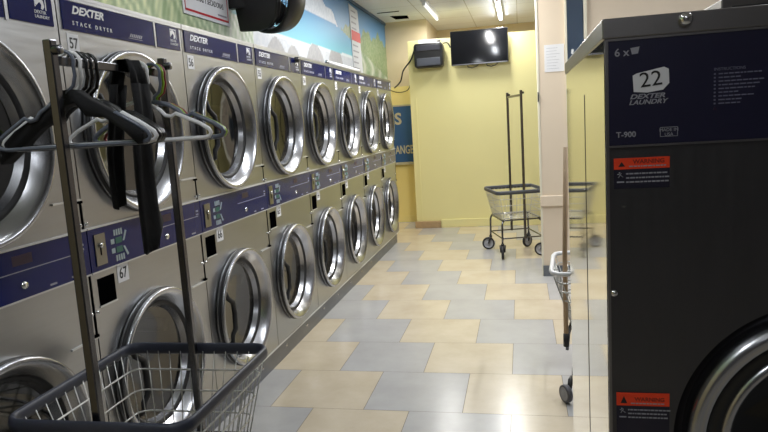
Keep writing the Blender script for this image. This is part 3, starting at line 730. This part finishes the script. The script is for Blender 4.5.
def warn(z1, z0, zm):
    c = MB(); c.box(.017,-.0018,z0,.130,-.0003,z1); s_ = c.build('warning_sticker', STICK, ws)
    c = MB(); c.box(.017,-.0024,zm,.130,-.0018,z1); t = c.build('sticker_band', ORANGE, s_)
    c = MB(); c.prism([(.026,zm+.006),(.040,zm+.006),(.033,z1-.008)], 'y', -.0030, -.0024); c.build('warning_triangle', INK, t) if False else None
    c.bm.faces.ensure_lookup_table()
    c.build('warning_triangle', INK, s_)
    text('warning_lettering', 'WARNING', .0125, (.056,-.0026,zm+.0115), mat('rust_print', (120,34,16), .5) if 'rust_print' not in bpy.data.materials else bpy.data.materials['rust_print'], s_, face='y', sx=1.05, ext=.0003, bold=.0003)
    c = MB(); x = .048
    while x < .120:
        w_ = .003+.006*random.random(); c.box(x,-.0028,zm+.0045,x+w_,-.0024,zm+.0070); x += w_+.0016
    for r in range(3):
        x = .042
        while x < .124:
            w_ = .003+.007*random.random(); c.box(x,-.0024,zm-.0115-r*.009,x+w_,-.0018,zm-.0085-r*.009); x += w_+.0016
    c.tube([(.026,-.0022,zm-.018),(.030,-.0022,zm-.012),(.036,-.0022,zm-.017)], .0009, 5)
    c.tube([(.024,-.0022,zm-.010),(.030,-.0022,zm-.012),(.032,-.0022,zm-.008)], .0009, 5)
    c.lathe([(.0001,-.0026),(.0018,-.0026),(.0018,-.002)], (.0285,0,zm-.0075), 'y', 10)
    c.box(.023,-.0024,zm-.029,.038,-.0018,zm-.026)
    c.build('sticker_print', GREY, s_)
warn(1.309, 1.243, 1.285); warn(.777, .66, .746)
c = MB(); c.lathe([(.0001,-.010),(.006,-.009),(.009,-.004),(.009,-.0003)], (.0145,0,1.010), 'y', 16); c.build('side_screw', CHROME, ws)
d = MB()
d.lathe([(.321,.0),(.321,.020),(.299,.022)], (xc,0,zc), 'y', 72, mats=[1,1])
d.lathe([(.299,.022),(.298,-.020),(.292,-.032),(.280,-.036),(.262,-.026)], (xc,0,zc), 'y', 72, mats=[0]*4)
d.lathe([(.262,-.026),(.256,-.018),(.230,-.018)], (xc,0,zc), 'y', 72, mats=[2,2])
d.lathe([(.230,-.018),(.225,-.028),(.212,-.024),(.203,-.006)], (xc,0,zc), 'y', 72, mats=[0]*3)
dd = d.build('door', [CHROME_B, mat('dark_recess_ring', (34,32,38), .4, .4), PLB], ws)
g = MB(); g.lathe([(.203,-.006),(.14,.02),(.07,.032),(.0008,.035)], (xc,0,zc), 'y', 48); orient(g.build('door_glass', GLASSD, dd), (0,-1,0))
g = MB(); g.lathe([(.225,.05),(.225,.60),(.0008,.61)], (xc,0,zc), 'y', 48); g.build('drum', DRUM, ws)
g = MB(); g.box(xc-.312,-.040,zc-.10,xc-.288,.0,zc-.015); g.build('door_handle', BLACK, dd, bevel=.006)

bx = thing('control_box', 'grey metal box standing on top of the big washer at the back', 'box', (.80,2.40,1.603))
o = MB(); o.box(-.17,-.12,0,.17,.12,.134); o.build('housing', CAPM, bx, bevel=.004)
o = MB(); o.box(-.14,-.124,.02,.14,-.1205,.11); o.build('cover', STEEL_D, bx)

# ------------------------------------------------------------------ wheeled wire basket behind the washer
sc_ = thing('utility_cart', 'wheeled wire cart with a white rim tucked behind the big washer', 'cart', (.42,3.44,0))
o = MB()
rimp = [(-.20+.03,-.24),(-.255,-.245),(-.285,-.21),(-.29,-.16),(-.265,.18),(-.25,.24),(-.20,.27),(.24,.27),(.27,.24),(.27,-.21),(.24,-.24)]
o.tube([(x,y,.63) for x, y in rimp], .012, 8, closed=True); o.build('rim', PLW, sc_)
o = MB()
for f in (.15,.3,.45,.6,.8,1.0):
    o.tube([(x*(1-.30*f)+.02*f,y*(1-.3*f),.63-.33*f) for x, y in rimp], .004, 6, closed=True)
for i in range(len(rimp)):
    (x0,y0),(x1,y1) = rimp[i], rimp[(i+1)%len(rimp)]
    n = max(1, int(math.hypot(x1-x0,y1-y0)/.05))
    for k in range(n):
        x, y = x0+(x1-x0)*k/n, y0+(y1-y0)*k/n
        o.tube([(x,y,.63),(x*.7+.02,y*.7,.30)], .0025, 5)
o.build('wire_basket', WIRE, sc_)
for (x,y) in ((-.19,-.23),(.19,-.23),(-.19,.2),(.19,.2)):
    o = MB(); o.tube([(x*.9+.01,y*.75,.31),(x,y,.18),(x-.01,y-.01,.085)], [.009,.011,.009], 8); lg = o.build('leg', BLACK if x<0 and y<0 else POLE, sc_)
for (x,y) in ((-.235,-.315),(.20,-.27),(-.06,.22),(.2,.22)):
    o = MB(); o.tube([(x+.03,y+.06,.10),(x+.02,y+.035,.10),(x+.008,y,.047)], [.016,.014,.009], 8); cs = o.build('caster', BLACK, sc_)
    o = MB(); o.lathe([(.0001,-.014),(.014,-.015),(.030,-.010),(.034,-.013),(.043,-.012),(.045,.0),(.043,.012),(.034,.013),(.030,.010),(.0001,.014)], (0,0,0), 'x', 28, mats=[0,0,0,1,1,1,1,1,0])
    wh = o.build('wheel', [WHEEL, mat('grey_tyre', (84,84,90), .5)], cs); wh.data.transform(Matrix.Translation((x-.006,y,.0455)) @ Matrix.Rotation(.5,4,'Z'))
o = MB(); o.tube([(.222,3.22,1.36),(.205,3.24,.95),(.188,3.26,.52),(.206,3.27,.33)], [.011,.012,.012,.012], 8)
st = MB(); st.tube([(.210,3.235,1.25),(.196,3.25,.72),(.194,3.26,.31)], .012, 8)
o.bm.free()
sk = tag(st.build('wooden_stick', WOOD), 'wooden stick standing upright in the white rimmed cart behind the washer', 'stick')
o = MB(); o.cyl((.194,3.26,.305),(.194,3.261,.24),.015,10); o.build('rubber_tip', RUBBER, sk)

# ------------------------------------------------------------------ ceiling lamps (fluorescent tubes) and added fill lamps out of view
def lamp(x, y, l, label, power, tm=TUBE):
    r = thing('ceiling_lamp', label, 'lamp', (x, y, CEIL), 0, 'fluorescent ceiling lamps')
    o = MB(); o.box(-.035,-l/2,-.03,.035,l/2,-.0005); o.build('housing', HOUS, r, bevel=.004)
    o = MB(); o.cyl((0,-l/2+.02,-.047),(0,l/2-.02,-.047),.015,10); o.build('lamp_tube', tm, r)
    for s_ in (-1,1):
        o = MB(); o.box(-.018,s_*(l/2-.012)-.008,-.066,.018,s_*(l/2-.012)+.008,-.03); o.build('socket', HOUS, r)
    la = bpy.data.lights.new('tube_light', 'AREA'); la.shape = 'RECTANGLE'; la.size = .06; la.size_y = l*.95; la.energy = power; la.color = (1,.985,.95) if y > 5 else (.92,.96,1)
    lo = bpy.data.objects.new('tube_light', la); COL.objects.link(lo); lo.parent = r; lo.location = (0,0,-.068)
lamp(-1.045, 8.25, 1.25, 'fluorescent ceiling lamp above the black wall speaker, left of the two in view', 18, mat('dim_tube_glow', (255,255,250), .4, emit=(244,248,255), estr=1.6))
lamp(-.222, 8.62, 1.55, 'fluorescent ceiling lamp above the television, right of the two in view', 46)
lamp(-.45, 5.6, 1.25, 'fluorescent ceiling lamp over the aisle between the dryers and the beige pillar', 66)
lamp(1.5, 3.7, 1.25, 'added fill lamp out of view on the right, behind the big washer', 36)  # unseen lamp added to brighten the pillar wall
lamp(-.45, 3.4, 1.25, 'fluorescent ceiling lamp over the aisle beside the black wall fan', 15)
lamp(-.95, .45, 1.25, 'added fill lamp out of view above the near laundry cart', 11)  # unseen fill, placed here to lift the white hangers
lamp(.4, -1.1, 1.25, 'added fill lamp behind the camera', 8)  # weak fill added so the washer front is not black

# ------------------------------------------------------------------ world, camera, colour
wd = bpy.data.worlds.new('world'); S.world = wd; wd.use_nodes = True
wd.node_tree.nodes['Background'].inputs[0].default_value = (.8,.85,1,1); wd.node_tree.nodes['Background'].inputs[1].default_value = .15
cam = bpy.data.cameras.new('camera'); co = bpy.data.objects.new('camera', cam); COL.objects.link(co); S.camera = co
yaw, pit, rol = -.215, -.1414, -.0622
fwd = Vector((math.sin(yaw)*math.cos(pit), math.cos(yaw)*math.cos(pit), math.sin(pit)))
r_ = Vector((math.cos(yaw), -math.sin(yaw), 0)); u_ = r_.cross(fwd)
r2 = r_*math.cos(rol)+u_*math.sin(rol); u2 = -r_*math.sin(rol)+u_*math.cos(rol)
M = Matrix((r2, u2, -fwd)).transposed().to_4x4(); M.translation = (0, 0, 1.4135)
co.matrix_world = M
cam.sensor_width = 36; cam.lens = 36*644.17/768; cam.clip_start = .05
S.view_settings.view_transform = 'Standard'; S.view_settings.look = 'None'; S.view_settings.gamma = 1; S.view_settings.use_curve_mapping = False
S.view_settings.exposure = 0.0
S.cycles.use_denoising = True
S.cycles.caustics_reflective = False; S.cycles.caustics_refractive = False
S.cycles.sample_clamp_indirect = 3.0; S.cycles.blur_glossy = 1.0
